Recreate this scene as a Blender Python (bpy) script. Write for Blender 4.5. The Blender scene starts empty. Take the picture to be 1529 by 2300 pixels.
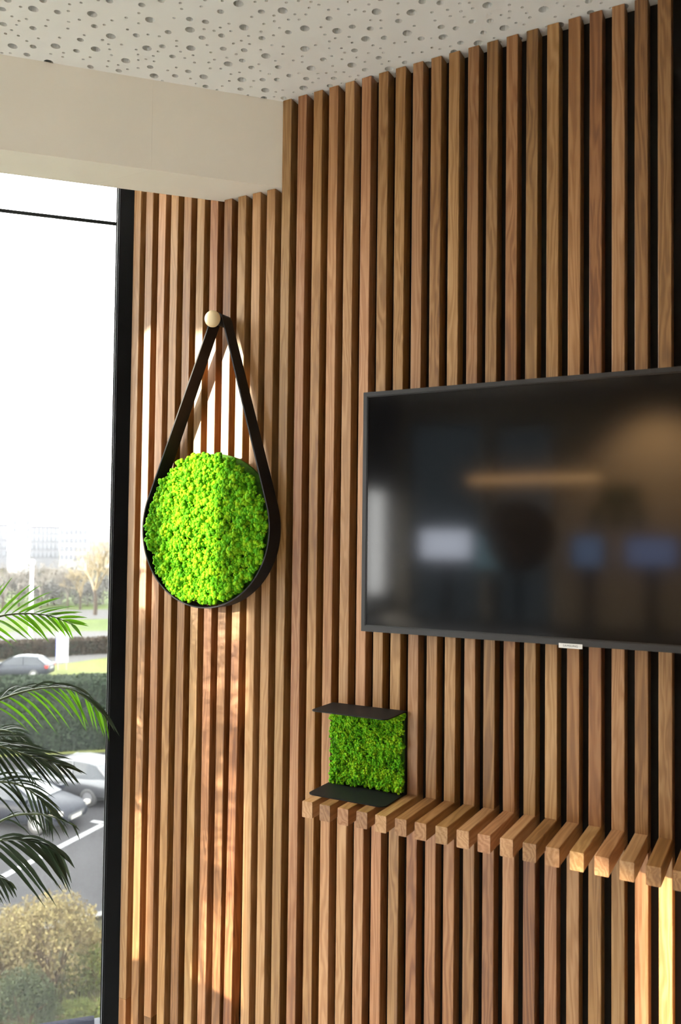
import bpy, bmesh, math, random
from mathutils import Vector, Matrix, noise
from mathutils.geometry import delaunay_2d_cdt
random.seed(7)
SC = bpy.context.scene
COL = SC.collection

# ------------------------------------------------------------------ camera
CAM = Vector((0.8713, -1.6790, 1.5501)); FPX = 1869.94; W_PX, H_PX = 1529, 2300
yaw, pit, rol = (math.radians(a) for a in (-28.5731, 1.8807, 0.6450))
fwd = Vector((math.sin(yaw)*math.cos(pit), math.cos(yaw)*math.cos(pit), math.sin(pit)))
r0 = Vector((math.cos(yaw), -math.sin(yaw), 0)); u0 = r0.cross(fwd)
rgt = r0*math.cos(rol) + u0*math.sin(rol); upv = u0*math.cos(rol) - r0*math.sin(rol)
cd = bpy.data.cameras.new('camera'); cam = bpy.data.objects.new('camera', cd); COL.objects.link(cam)
cd.sensor_fit = 'VERTICAL'; cd.sensor_height = 36.0; cd.sensor_width = 24.0
cd.lens = FPX/H_PX*36.0; cd.clip_start = 0.02; cd.clip_end = 2000
cd.dof.use_dof = True; cd.dof.focus_distance = 2.1; cd.dof.aperture_fstop = 5.0
M3 = Matrix((rgt, upv, -fwd)).transposed()
cam.matrix_world = Matrix.Translation(CAM) @ M3.to_4x4()
SC.camera = cam

# ------------------------------------------------------------------ sky, sun, exposure
SKY = 11.5
world = bpy.data.worlds.new('sky'); SC.world = world; world.use_nodes = True
bg = world.node_tree.nodes['Background']; bg.inputs[0].default_value = (1.0, 0.985, 0.96, 1); bg.inputs[1].default_value = SKY
SUN_DIR = Vector((0.65, 1.0, -0.25)).normalized()          # a low winter sun from behind and to the left
sl = bpy.data.lights.new('sun', 'SUN'); sun = bpy.data.objects.new('sun', sl); COL.objects.link(sun)
sl.energy = 11.5; sl.color = (1.0, 0.87, 0.67); sl.angle = math.radians(0.9)
sun.rotation_euler = SUN_DIR.to_track_quat('-Z', 'Y').to_euler(); sun.location = (-10, -15, 12)
vs = SC.view_settings; vs.view_transform = 'Standard'; vs.look = 'None'; vs.exposure = 0.80; vs.gamma = 1.0
vs.use_curve_mapping = False
SC.cycles.max_bounces = 10; SC.cycles.diffuse_bounces = 5; SC.cycles.transparent_max_bounces = 16
SC.cycles.sample_clamp_indirect = 6.0

# ------------------------------------------------------------------ measuring helpers
def ray(x, y): return fwd + rgt*((x-W_PX/2)/FPX) - upv*((y-H_PX/2)/FPX)
def on_plane(x, y, p0, n):
    d = ray(x, y); n = Vector(n); return CAM + d*((Vector(p0)-CAM).dot(n)/d.dot(n))
def on_wall(x, y, Y=0.0): return on_plane(x, y, (0, Y, 0), (0, 1, 0))
GROUND = CAM.z - 9.5
def on_ground(x, y, z=None): return on_plane(x, y, (0, 0, GROUND if z is None else z), (0, 0, 1))

# ------------------------------------------------------------------ building helpers
def tag(o, label=None, cat=None, group=None, kind=None):
    if label: o['label'] = label
    if cat: o['category'] = cat
    if group: o['group'] = group
    if kind: o['kind'] = kind
    return o
def link(name, data, parent=None, mat=None):
    o = bpy.data.objects.new(name, data); COL.objects.link(o)
    if mat is not None and data is not None and not data.materials: data.materials.append(mat)
    if parent is not None: o.parent = parent
    return o
def empty(name, loc=(0, 0, 0), rz=0.0):
    o = bpy.data.objects.new(name, None); COL.objects.link(o); o.location = loc; o.rotation_euler = (0, 0, rz)
    o.empty_display_size = 0.05
    return o
def attach(o, parent):
    """parent a mesh built in world coordinates to an unrotated thing"""
    o.parent = parent; o.matrix_parent_inverse = Matrix.Translation(-parent.location); return o
class MB:
    """collects vertices and faces of one mesh"""
    def __init__(s): s.v = []; s.f = []
    def add(s, vs, fs):
        b = len(s.v); s.v += [tuple(v) for v in vs]; s.f += [tuple(i+b for i in f) for f in fs]; return s
    def box(s, lo, hi):
        (x0, y0, z0), (x1, y1, z1) = lo, hi
        return s.add([(x0,y0,z0),(x1,y0,z0),(x1,y1,z0),(x0,y1,z0),(x0,y0,z1),(x1,y0,z1),(x1,y1,z1),(x0,y1,z1)],
                     [(0,3,2,1),(4,5,6,7),(0,1,5,4),(1,2,6,5),(2,3,7,6),(3,0,4,7)])
    def prism(s, poly, z0, z1):
        n = len(poly)
        vs_ = [(x, y, z0) for x, y in poly] + [(x, y, z1) for x, y in poly]
        fs = [tuple(range(n-1, -1, -1)), tuple(range(n, 2*n))] + [(i, (i+1) % n, n+(i+1) % n, n+i) for i in range(n)]
        return s.add(vs_, fs)
    def tube(s, pts, rad, n=6, cap=True):
        pts = [Vector(p) for p in pts]; k = len(pts)
        rads = rad if isinstance(rad, (list, tuple)) else [rad]*k
        vs_ = []; ref = None
        for i, p in enumerate(pts):
            t = (pts[min(i+1, k-1)] - pts[max(i-1, 0)]).normalized()
            if ref is None: ref = Vector((0, 0, 1)) if abs(t.z) < .9 else Vector((1, 0, 0))
            a = (ref - t*ref.dot(t)).normalized(); b = t.cross(a); ref = a
            for j in range(n):
                th = 2*math.pi*j/n
                vs_.append(p + (a*math.cos(th) + b*math.sin(th))*rads[i])
        fs = [(i*n+j, i*n+(j+1) % n, (i+1)*n+(j+1) % n, (i+1)*n+j) for i in range(k-1) for j in range(n)]
        if cap: fs += [tuple(range(n-1, -1, -1)), tuple(range((k-1)*n, k*n))]
        return s.add(vs_, fs)
    def lathe(s, prof, n=24, M=None):
        """prof = [(r, z)...] turned about the local z axis"""
        vs_ = []; k = len(prof)
        for r, z in prof:
            for j in range(n):
                v = Vector((r*math.cos(2*math.pi*j/n), r*math.sin(2*math.pi*j/n), z)); vs_.append(M @ v if M else v)
        fs = [(i*n+j, i*n+(j+1) % n, (i+1)*n+(j+1) % n, (i+1)*n+j) for i in range(k-1) for j in range(n)]
        fs += [tuple(range(n-1, -1, -1)), tuple(range((k-1)*n, k*n))]
        return s.add(vs_, fs)
    def mesh(s, name, mat=None, smooth=False):
        me = bpy.data.meshes.new(name); me.from_pydata(s.v, [], s.f); me.validate()
        bm = bmesh.new(); bm.from_mesh(me); bmesh.ops.recalc_face_normals(bm, faces=bm.faces); bm.to_mesh(me); bm.free()
        if mat: me.materials.append(mat)
        if smooth:
            for p in me.polygons: p.use_smooth = True
        return me
    def build(s, name, mat, parent=None, smooth=False): return link(name, s.mesh(name, mat, smooth), parent)
def bevel(o, w, seg=2):
    m = o.modifiers.new('edge', 'BEVEL'); m.width = w; m.segments = seg; m.limit_method = 'ANGLE'; return o

# ------------------------------------------------------------------ materials
def mat(name, col=(.5, .5, .5), rough=.5, metal=0.0, emit=None, estr=0.0, spec=None, noise_amt=0.0, noise_scale=20.0):
    m = bpy.data.materials.new(name); m.use_nodes = True; nt = m.node_tree
    b = nt.nodes['Principled BSDF']
    b.inputs['Base Color'].default_value = (*col, 1); b.inputs['Roughness'].default_value = rough; b.inputs['Metallic'].default_value = metal
    if spec is not None: b.inputs['Specular IOR Level'].default_value = spec
    if emit: b.inputs['Emission Color'].default_value = (*emit, 1); b.inputs['Emission Strength'].default_value = estr
    if noise_amt:
        t = nt.nodes.new('ShaderNodeTexCoord'); n = nt.nodes.new('ShaderNodeTexNoise'); n.inputs['Scale'].default_value = noise_scale; n.inputs['Detail'].default_value = 5
        r = nt.nodes.new('ShaderNodeValToRGB')
        r.color_ramp.elements[0].position = .3; r.color_ramp.elements[1].position = .7
        r.color_ramp.elements[0].color = (*[c*(1-noise_amt) for c in col], 1); r.color_ramp.elements[1].color = (*[min(1, c*(1+noise_amt)) for c in col], 1)
        nt.links.new(t.outputs['Object'], n.inputs['Vector']); nt.links.new(n.outputs['Fac'], r.inputs[0]); nt.links.new(r.outputs[0], b.inputs['Base Color'])
    return m
def N(nt, typ, **kw):
    n = nt.nodes.new(typ)
    for k, v in kw.items():
        if k.startswith('_'): setattr(n, k[1:], v)
        else: n.inputs[k.replace('__', ' ')].default_value = v
    return n
def math_node(nt, op, a=None, b=None):
    n = nt.nodes.new('ShaderNodeMath'); n.operation = op
    for i, x in enumerate((a, b)):
        if x is None: continue
        if isinstance(x, (int, float)): n.inputs[i].default_value = x
        else: nt.links.new(x, n.inputs[i])
    return n.outputs[0]

def wood_material():
    """oiled walnut-brown wood; grain runs along the local z axis, each board cut from another place"""
    m = bpy.data.materials.new('oiled_wood'); m.use_nodes = True; nt = m.node_tree; L = nt.links.new
    b = nt.nodes['Principled BSDF']
    tc = N(nt, 'ShaderNodeTexCoord'); oi = N(nt, 'ShaderNodeObjectInfo')
    off = N(nt, 'ShaderNodeVectorMath', _operation='MULTIPLY'); L(oi.outputs['Random'], off.inputs[0]); off.inputs[1].default_value = (7.3, 11.7, 91.0)
    add = N(nt, 'ShaderNodeVectorMath', _operation='ADD'); L(tc.outputs['Object'], add.inputs[0]); L(off.outputs[0], add.inputs[1])
    m1 = N(nt, 'ShaderNodeMapping'); m1.inputs['Scale'].default_value = (22, 22, 2.2); L(add.outputs[0], m1.inputs[0])
    n1 = N(nt, 'ShaderNodeTexNoise', Scale=1.0, Detail=3.0, Roughness=.55, Distortion=.6); L(m1.outputs[0], n1.inputs['Vector'])
    sep = N(nt, 'ShaderNodeSeparateXYZ'); L(add.outputs[0], sep.inputs[0])
    # growth-ring lines that wander along the board
    ph = math_node(nt, 'ADD', math_node(nt, 'MULTIPLY', math_node(nt, 'ADD', sep.outputs[0], math_node(nt, 'MULTIPLY', sep.outputs[1], .6)), 520.0), math_node(nt, 'MULTIPLY', n1.outputs['Fac'], 46.0))
    ring = math_node(nt, 'MULTIPLY', math_node(nt, 'ADD', math_node(nt, 'SINE', ph), 1.0), .5)
    m2 = N(nt, 'ShaderNodeMapping'); m2.inputs['Scale'].default_value = (420, 420, 9); L(add.outputs[0], m2.inputs[0])
    n2 = N(nt, 'ShaderNodeTexNoise', Scale=1.0, Detail=4.0, Roughness=.65); L(m2.outputs[0], n2.inputs['Vector'])
    m3 = N(nt, 'ShaderNodeMapping'); m3.inputs['Scale'].default_value = (9, 9, 1.3); L(add.outputs[0], m3.inputs[0])
    n3 = N(nt, 'ShaderNodeTexNoise', Scale=1.0, Detail=2.0); L(m3.outputs[0], n3.inputs['Vector'])
    f = math_node(nt, 'ADD', math_node(nt, 'MULTIPLY', ring, .22), math_node(nt, 'ADD', math_node(nt, 'MULTIPLY', n2.outputs['Fac'], .38), math_node(nt, 'MULTIPLY', n3.outputs['Fac'], .62)))
    f = math_node(nt, 'ADD', f, math_node(nt, 'MULTIPLY', math_node(nt, 'SUBTRACT', oi.outputs['Random'], .5), .30))
    cr = N(nt, 'ShaderNodeValToRGB'); L(f, cr.inputs[0]); e = cr.color_ramp.elements
    e[0].position = .22; e[0].color = (.108, .045, .017, 1); e[1].position = .92; e[1].color = (.425, .26, .138, 1)
    x = e.new(.48); x.color = (.228, .114, .048, 1); x = e.new(.66); x.color = (.312, .170, .080, 1)
    hs = N(nt, 'ShaderNodeHueSaturation', Saturation=1.12); L(cr.outputs[0], hs.inputs['Color'])
    h2 = math_node(nt, 'FRACT', math_node(nt, 'MULTIPLY', oi.outputs['Random'], 37.0))
    L(math_node(nt, 'ADD', math_node(nt, 'MULTIPLY', h2, .018), .490), hs.inputs['Hue'])
    L(math_node(nt, 'ADD', math_node(nt, 'MULTIPLY', math_node(nt, 'FRACT', math_node(nt, 'MULTIPLY', oi.outputs['Random'], 91.0)), .30), .88), hs.inputs['Value'])
    L(hs.outputs[0], b.inputs['Base Color'])
    b.inputs['Roughness'].default_value = .45; b.inputs['Specular IOR Level'].default_value = .6
    bp = N(nt, 'ShaderNodeBump', Strength=.12, Distance=.0008); L(n2.outputs['Fac'], bp.inputs['Height']); L(bp.outputs[0], b.inputs['Normal'])
    return m
WOOD = wood_material()

def moss_material():
    m = bpy.data.materials.new('reindeer_moss'); m.use_nodes = True; nt = m.node_tree; L = nt.links.new
    b = nt.nodes['Principled BSDF']; g = N(nt, 'ShaderNodeNewGeometry'); tc = N(nt, 'ShaderNodeTexCoord')
    n = N(nt, 'ShaderNodeTexNoise', Scale=38.0, Detail=3.0); L(tc.outputs['Object'], n.inputs['Vector'])
    f = math_node(nt, 'ADD', math_node(nt, 'MULTIPLY', g.outputs['Random Per Island'], .45), math_node(nt, 'MULTIPLY', n.outputs['Fac'], .75))
    cr = N(nt, 'ShaderNodeValToRGB'); L(f, cr.inputs[0]); e = cr.color_ramp.elements
    e[0].position = .30; e[0].color = (.055, .29, .004, 1); e[1].position = .88; e[1].color = (.34, .58, .012, 1)
    x = e.new(.60); x.color = (.140, .44, .006, 1)
    L(cr.outputs[0], b.inputs['Base Color']); b.inputs['Roughness'].default_value = .8; b.inputs['Specular IOR Level'].default_value = .15
    tr = N(nt, 'ShaderNodeBsdfTranslucent'); L(cr.outputs[0], tr.inputs[0])
    mx = N(nt, 'ShaderNodeMixShader', Fac=.22); L(b.outputs[0], mx.inputs[1]); L(tr.outputs[0], mx.inputs[2])
    L(mx.outputs[0], nt.nodes['Material Output'].inputs['Surface'])
    return m
MOSS = moss_material()

def leaf_material(name, c0, c1, trans=.35, rough=.32):
    m = bpy.data.materials.new(name); m.use_nodes = True; nt = m.node_tree; L = nt.links.new
    b = nt.nodes['Principled BSDF']; g = N(nt, 'ShaderNodeNewGeometry')
    cr = N(nt, 'ShaderNodeValToRGB'); cr.color_ramp.elements[0].color = (*c0, 1); cr.color_ramp.elements[1].color = (*c1, 1)
    L(g.outputs['Random Per Island'], cr.inputs[0]); L(cr.outputs[0], b.inputs['Base Color'])
    b.inputs['Roughness'].default_value = rough
    tr = N(nt, 'ShaderNodeBsdfTranslucent'); L(cr.outputs[0], tr.inputs[0])
    mx = N(nt, 'ShaderNodeMixShader', Fac=trans); L(b.outputs[0], mx.inputs[1]); L(tr.outputs[0], mx.inputs[2])
    L(mx.outputs[0], nt.nodes['Material Output'].inputs['Surface'])
    return m

def glass_material(name, tint=(1, 1, 1), dirt_haze=.10):
    """thin pane: clear with rain-streaked grime; its even veil stands in for outdoor haze"""
    m = bpy.data.materials.new(name); m.use_nodes = True; nt = m.node_tree; L = nt.links.new
    nt.nodes.remove(nt.nodes['Principled BSDF'])
    t = N(nt, 'ShaderNodeBsdfTransparent'); t.inputs[0].default_value = (*tint, 1)
    gl = N(nt, 'ShaderNodeBsdfGlossy', Roughness=.02)
    fr = N(nt, 'ShaderNodeFresnel', IOR=1.2)
    ge = N(nt, 'ShaderNodeNewGeometry')
    m1 = N(nt, 'ShaderNodeMixShader'); L(math_node(nt, 'MULTIPLY', fr.outputs[0], math_node(nt, 'SUBTRACT', 1.0, ge.outputs['Backfacing'])), m1.inputs[0]); L(t.outputs[0], m1.inputs[1]); L(gl.outputs[0], m1.inputs[2])
    out = m1
    if dirt_haze:
        tc = N(nt, 'ShaderNodeTexCoord'); mp = N(nt, 'ShaderNodeMapping'); mp.inputs['Scale'].default_value = (220, 220, 5); L(tc.outputs['Object'], mp.inputs[0])
        n = N(nt, 'ShaderNodeTexNoise', Scale=1.0, Detail=3.0); L(mp.outputs[0], n.inputs['Vector'])
        rp = N(nt, 'ShaderNodeMapRange'); L(n.outputs['Fac'], rp.inputs[0]); rp.inputs[1].default_value = .35; rp.inputs[2].default_value = .75; rp.inputs[3].default_value = dirt_haze*.6; rp.inputs[4].default_value = dirt_haze*1.9
        d = N(nt, 'ShaderNodeBsdfTranslucent'); d.inputs[0].default_value = (.55, .57, .60, 1)  # pale film put over the streaks' glass to haze the view outside
        m2 = N(nt, 'ShaderNodeMixShader'); L(rp.outputs[0], m2.inputs[0]); L(m1.outputs[0], m2.inputs[1]); L(d.outputs[0], m2.inputs[2]); out = m2
    L(out.outputs[0], nt.nodes['Material Output'].inputs['Surface'])
    return m

BLACK_BOARD = mat('black_backing', (.006, .005, .005), .9)
PLASTER = mat('cream_plaster', (.91, .87, .77), .85, noise_amt=.02, noise_scale=6)
CEILING = mat('ceiling_board', (.86, .865, .83), .9)
FLEECE = mat('dark_fleece', (.012, .012, .011), 1.0)
FRAME_BLACK = mat('black_aluminium', (.0045, .0048, .006), .5, spec=.10)
FRAME_EDGE = mat('brushed_edge', (.30, .31, .33), .3, .8)
GREY_PLASTIC = mat('grey_plastic', (.07, .072, .085), .6, spec=.1)
GLASS = glass_material('window_glass', (.93, .95, .95), .0065)
CLEAR_GLASS = glass_material('clear_glass', (.97, .98, .98), 0)
TINT_GLASS = glass_material('tinted_glass', (.14, .16, .17), 0)
FLOOR = mat('pale_oak_floor', (.66, .67, .67), .6, noise_amt=.04, noise_scale=8)
PAINT_WALL = mat('warm_paint', (.50, .42, .31), .9)
DARK_PAINT = mat('dark_paint', (.10, .095, .09), .9)
LEATHER = mat('black_leather', (.008, .0075, .009), .6, spec=.3, noise_amt=.25, noise_scale=120)
PEG_WOOD = mat('pale_beech', (.74, .58, .34), .45, noise_amt=.05, noise_scale=40)
STEEL_BLACK = mat('black_powder_coat', (.008, .0076, .0076), .55, spec=.18, noise_amt=.1, noise_scale=300)

# ================================================================== ROOM
P = 0.043                      # slat spacing
SLAT_W, SLAT_D = 0.0245, 0.034
Z_CEIL = 2.6167; Z_SHELF = 0.9977; SHELF_H = 0.0335; SHELF_L = 0.1547
Z_BEAM = 2.404
A = Vector((-0.694, 0, 0))     # corner of slat wall and window
wd = Vector((math.cos(math.radians(-134.5)), math.sin(math.radians(-134.5)), 0))   # along the window, into the room
wn = Vector((wd.y, -wd.x, 0))  # outwards through the window
def win(t, o, z): return A + wd*t + wn*o + Vector((0, 0, z))
T_WIN = 1.60
B = A + wd*T_WIN
ROOM_X1, ROOM_Y0 = 4.2, -4.2

# floor
floor = MB().prism([(A.x-.2, .08), (B.x-.12, B.y), (B.x-.12, ROOM_Y0-.1), (ROOM_X1+.1, ROOM_Y0-.1), (ROOM_X1+.1, .08)], -.05, 0).build('floor', FLOOR)
tag(floor, 'pale wooden office floor below the slat wall', 'floor', kind='structure')

# slat wall: black backing, and every slat a piece of its own
wall = MB().box((A.x-.03, SLAT_D, 0), (ROOM_X1, SLAT_D+.05, Z_CEIL)).build('wall_right', BLACK_BOARD)
tag(wall, 'black backed wall clad in upright brown wooden slats', 'wall', kind='structure')
def slat_mesh(length, name='slat', w=SLAT_W, d=SLAT_D, c=.0011):
    """chamfered bar along local z; origin at its left front bottom corner"""
    poly = [(c, 0), (w-c, 0), (w, c), (w, d-c), (w-c, d), (c, d), (0, d-c), (0, c)]
    return MB().prism(poly, 0, length).mesh(name, WOOD)
slat_cache = {}
def slat(x, z0, z1, parent, lean=0.0):
    key = round(z1-z0, 4)
    if key not in slat_cache: slat_cache[key] = slat_mesh(z1-z0)
    o = link('slat', slat_cache[key], parent); o.location = (x, 0, z0)
    if lean: o.rotation_euler = (0, lean, 0)
    return o
JOINT = {-16: .345, -14: .322, -13: .312, -12: .303, -11: .285}
BEAM_X0, BEAM_X1 = -0.405, -0.222
for i in range(-16, 60):
    x = i*P + random.uniform(-.0006, .0006)
    top = Z_CEIL - .001
    if BEAM_X0 - SLAT_W*.6 < i*P < BEAM_X1 - SLAT_W*.2: top = Z_BEAM - .001
    if i >= -1:
        slat(x, Z_SHELF, top, wall); slat(x, 0, Z_SHELF - SHELF_H, wall)
    elif i == -8:
        # the one warped slat: its lower half leans towards the window
        zb = 1.30; slat(x, zb, top, wall); slat(x-.0105, .0, zb, wall, .0080)
    elif i in JOINT:
        zj = JOINT[i]; slat(x, zj+.0006, top, wall); slat(x+.0004, 0, zj, wall)
    else:
        slat(x, 0, top, wall)

# slatted shelf: bars that fold out of the wall
shelf = empty('slatted_shelf', (-P, 0, Z_SHELF-SHELF_H))
tag(shelf, 'long shelf of square wooden bars jutting from the slat wall below the television', 'shelf')
bar_me = slat_mesh(SHELF_L + SLAT_D, 'bar', SLAT_W, SHELF_H)
for i in range(-1, 34):
    o = link('bar', bar_me, shelf)
    o.rotation_euler = (math.pi/2, 0, 0)
    o.location = (i*P + P + random.uniform(-.0005, .0005), SLAT_D + random.uniform(-.0012, .0012), 0)

# ceiling: perforated board, three hole sizes scattered
def perforated_ceiling():
    SX_ = B.x - .06
    y0, y1, x1 = -1.15, SLAT_D, 1.25
    e0 = win(0, .09, 0); ex = lambda y: e0.x + (y-e0.y)*wd.x/wd.y      # outer line of the window
    x0 = ex(y0)
    holes = []; grid = {}
    def fits(x, y, r, gap):
        gx, gy = int(x//.05), int(y//.05)
        for a in range(gx-1, gx+2):
            for c in range(gy-1, gy+2):
                for (hx, hy, hr) in grid.get((a, c), ()):
                    if (hx-x)**2+(hy-y)**2 < (hr+r+gap)**2: return False
        return True
    rnd = random.Random(3)
    area = (x1-(ex(y0)+ex(y1))/2)*(y1-y0)
    for r, dens, gap in ((.0102, 115, .045), (.0073, 190, .017), (.0034, 640, .0105)):
        want = int(area*dens); tries = 0
        while want and tries < 60000:
            tries += 1
            x = rnd.uniform(x0+.02, x1-.02); y = rnd.uniform(y0+.02, y1-.012)
            if x > ex(y)+.02 and fits(x, y, r, gap):
                holes.append((x, y, r)); grid.setdefault((int(x//.05), int(y//.05)), []).append((x, y, r)); want -= 1
    vs2 = [Vector((x0, y0)), Vector((x1, y0)), Vector((x1, y1)), Vector((ex(y1), y1))]; faces = [[0, 1, 2, 3]]
    rings = []
    for x, y, r in holes:
        n = 14 if r > .005 else 8
        b = len(vs2); vs2 += [Vector((x+r*math.cos(2*math.pi*k/n), y+r*math.sin(2*math.pi*k/n))) for k in range(n)]
        faces.append(list(range(b, b+n))); rings.append((b, n))
    ov, oe, of, _, _, _ = delaunay_2d_cdt(vs2, [], faces, 2, 1e-6)
    mb = MB(); mb.add([(v.x, v.y, Z_CEIL) for v in ov], [tuple(reversed(f)) for f in of])
    me = bpy.data.meshes.new('ceiling'); 
    # bores
    for (b, n) in rings:
        lo = [(vs2[b+k].x, vs2[b+k].y, Z_CEIL) for k in range(n)]; hi = [(x_, y_, Z_CEIL+.0125) for x_, y_, _ in lo]
        mb.add(lo+hi, [(k, n+k, n+(k+1) % n, (k+1) % n) for k in range(n)])
    # plain board round the perforated field
    zt = Z_CEIL
    def quad(a, c, d, e): mb.add([(a, d, zt), (c, d, zt), (c, e, zt), (a, e, zt)], [(0, 3, 2, 1)])
    quad(x1, ROOM_X1+.1, y0, y1); quad(SX_, ROOM_X1+.1, ROOM_Y0-.1, y0); quad(A.x, ROOM_X1+.1, y1, .08)
    me.from_pydata(mb.v, [], mb.f); me.materials.append(CEILING)
    c = link('ceiling', me)
    tag(c, 'off-white perforated ceiling board with scattered round holes in three sizes', 'ceiling', kind='structure')
    MB().prism([(ex(.08), .08), (SX_, B.y), (SX_, ROOM_Y0-.1), (ROOM_X1+.1, ROOM_Y0-.1), (ROOM_X1+.1, .08)], Z_CEIL+.0126, Z_CEIL+.06).build('acoustic_fleece', FLEECE, c)
perforated_ceiling()

# beam boxed in plaster in front of the window head
beam = empty('ceiling_beam', (BEAM_X0, 0, Z_BEAM))
tag(beam, 'cream plastered beam hanging from the ceiling in front of the window head', 'beam', kind='structure')
beam.location = (0, 0, 0)
def beam_board(t0, t1):
    f0 = Vector((BEAM_X1, 0, 0)); b0 = Vector((BEAM_X0, 0, 0))
    q = [f0+wd*t0, f0+wd*t1, b0+wd*(t1), b0+wd*(t0)]
    return MB().prism([(v.x, v.y) for v in q], Z_BEAM, Z_CEIL)
beam_board(-.047, .3045).build('board', PLASTER, beam); beam_board(.305, 2.6).build('board', PLASTER, beam)

# window beside the slat wall
w1 = empty('window_1'); tag(w1, 'tall black framed window at the end of the slat wall, rain streaked glass', 'window', kind='structure')
Z_SILL, Z_TRANSOM = 0.262, 2.409
def wprism(t0, t1, o0, o1, z0, z1):
    q = [win(t0, o0, 0), win(t1, o0, 0), win(t1, o1, 0), win(t0, o1, 0)]
    return MB().prism([(v.x, v.y) for v in q], z0, z1)
wprism(-.10, .033, 0, .09, 0, Z_CEIL).build('frame_post', FRAME_BLACK, w1)
wprism(.033, .0365, .012, .09, Z_SILL, Z_CEIL).build('gasket', FRAME_BLACK, w1)
wprism(.0365, .0382, .026, .05, Z_SILL, Z_CEIL).build('edge_strip', FRAME_EDGE, w1)
wprism(.0382, .0405, .032, .06, Z_SILL, Z_CEIL).build('gasket', FRAME_BLACK, w1)
wprism(T_WIN-.06, T_WIN+.02, -.02, .09, 0, Z_CEIL).build('frame_post', FRAME_BLACK, w1)
wprism(.036, T_WIN-.06, .046, .056, Z_SILL, Z_TRANSOM-.0011).build('pane', GLASS, w1)
wprism(.036, T_WIN-.06, .046, .056, Z_TRANSOM+.0011, Z_CEIL).build('pane', CLEAR_GLASS, w1)
wprism(.036, T_WIN-.06, .040, .062, Z_TRANSOM-.0011, Z_TRANSOM+.0011).build('glazing_joint', FRAME_BLACK, w1)
wprism(.055, T_WIN-.06, .028, .07, Z_SILL-.03, Z_SILL+.006).build('bottom_rail', mat('matt_black_rail', (.004, .0045, .010), .8, spec=.04), w1)
wprism(.0345, .060, .020, .06, Z_SILL-.06, Z_SILL+.004).build('corner_block', GREY_PLASTIC, w1)
sillw = wprism(0, T_WIN, -.005, .09, 0, Z_SILL-.03).build('wall_parapet', mat('black_parapet', (.008, .008, .012), .9, spec=.04))
tag(sillw, 'low dark wall under the tall window', 'wall', kind='structure')

# side facade, behind and left of the view: unseen blinds added to spread the sun and cut it into strips
SX = B.x
def strip_y(x0): return -(x0 - SX - .03)/0.65          # where a sunbeam that ends at x0 on the slat wall passes this facade
DIFFUSER = bpy.data.materials.new('diffuser_fabric'); DIFFUSER.use_nodes = True
_nt = DIFFUSER.node_tree; _b = _nt.nodes['Principled BSDF']; _b.inputs['Base Color'].default_value = (.8, .78, .74, 1); _b.inputs['Roughness'].default_value = 1
_t = N(_nt, 'ShaderNodeBsdfTranslucent'); _t.inputs[0].default_value = (.50, .51, .52, 1); _m = N(_nt, 'ShaderNodeMixShader', Fac=.80)
_nt.links.new(_b.outputs[0], _m.inputs[1]); _nt.links.new(_t.outputs[0], _m.inputs[2]); _nt.links.new(_m.outputs[0], _nt.nodes['Material Output'].inputs['Surface'])
gaps = [(strip_y(-.652), strip_y(-.606)), (strip_y(-.478), strip_y(-.306))]
panels = [(B.y-.02, gaps[0][0]), (gaps[0][1], gaps[1][0]), (gaps[1][1], -2.95), (-2.94, -3.70)]
for k, (y0, y1) in enumerate(panels):
    rb = empty('light_shaping_blind', (SX+.03, (y0+y1)/2, Z_CEIL-.06))
    tag(rb, ('unseen white blind added to soften the sun, nearest the tall window', 'narrow white blind added to part the two sun strips', 'wide white blind added to spread sunlight beyond the wider gap', 'white blind added to spread sunlight next to the low corner window')[k], 'blind', 'added light-shaping blinds on the side facade')
    attach(MB().box((SX+.0302, y1, .12), (SX+.0308, y0, Z_CEIL-.03)).build('fabric', DIFFUSER), rb)
    attach(MB().box((SX+.024, y1, .10), (SX+.036, y0, .122)).build('bottom_bar', FRAME_EDGE), rb)
    attach(MB().tube([(SX+.03, y1, Z_CEIL-.03), (SX+.03, y0, Z_CEIL-.03)], .02, 12).build('roll', DIFFUSER), rb)
wl = MB(); wl.box((SX-.06, ROOM_Y0-.1, 0), (SX, B.y, .10))
for y0, y1 in panels: wl.box((SX+.022, y1, 1.95), (SX+.030, y0, Z_CEIL))  # opaque bands above the blinds, added to darken the upper slats
wl.box((SX-.06, ROOM_Y0-.1, 0), (SX, -4.16, Z_CEIL)); wl.box((SX-.06, -4.16, 1.912), (SX, -3.70, Z_CEIL)); wl.box((SX-.06, -4.16, .1), (SX, -3.70, 1.15))  # unseen corner opening shaped to throw a sun patch on the bars
wl = wl.build('wall_left', DARK_PAINT); tag(wl, 'low side wall under the added blinds, with an added fascia shading the upper slats', 'wall', kind='structure')
w = MB().box((SX-.034, -4.16, .1), (SX-.028, B.y, Z_CEIL)).build('window_2', CLEAR_GLASS)
tag(w, 'long facade window behind the added white blinds', 'window', kind='structure')

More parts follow.
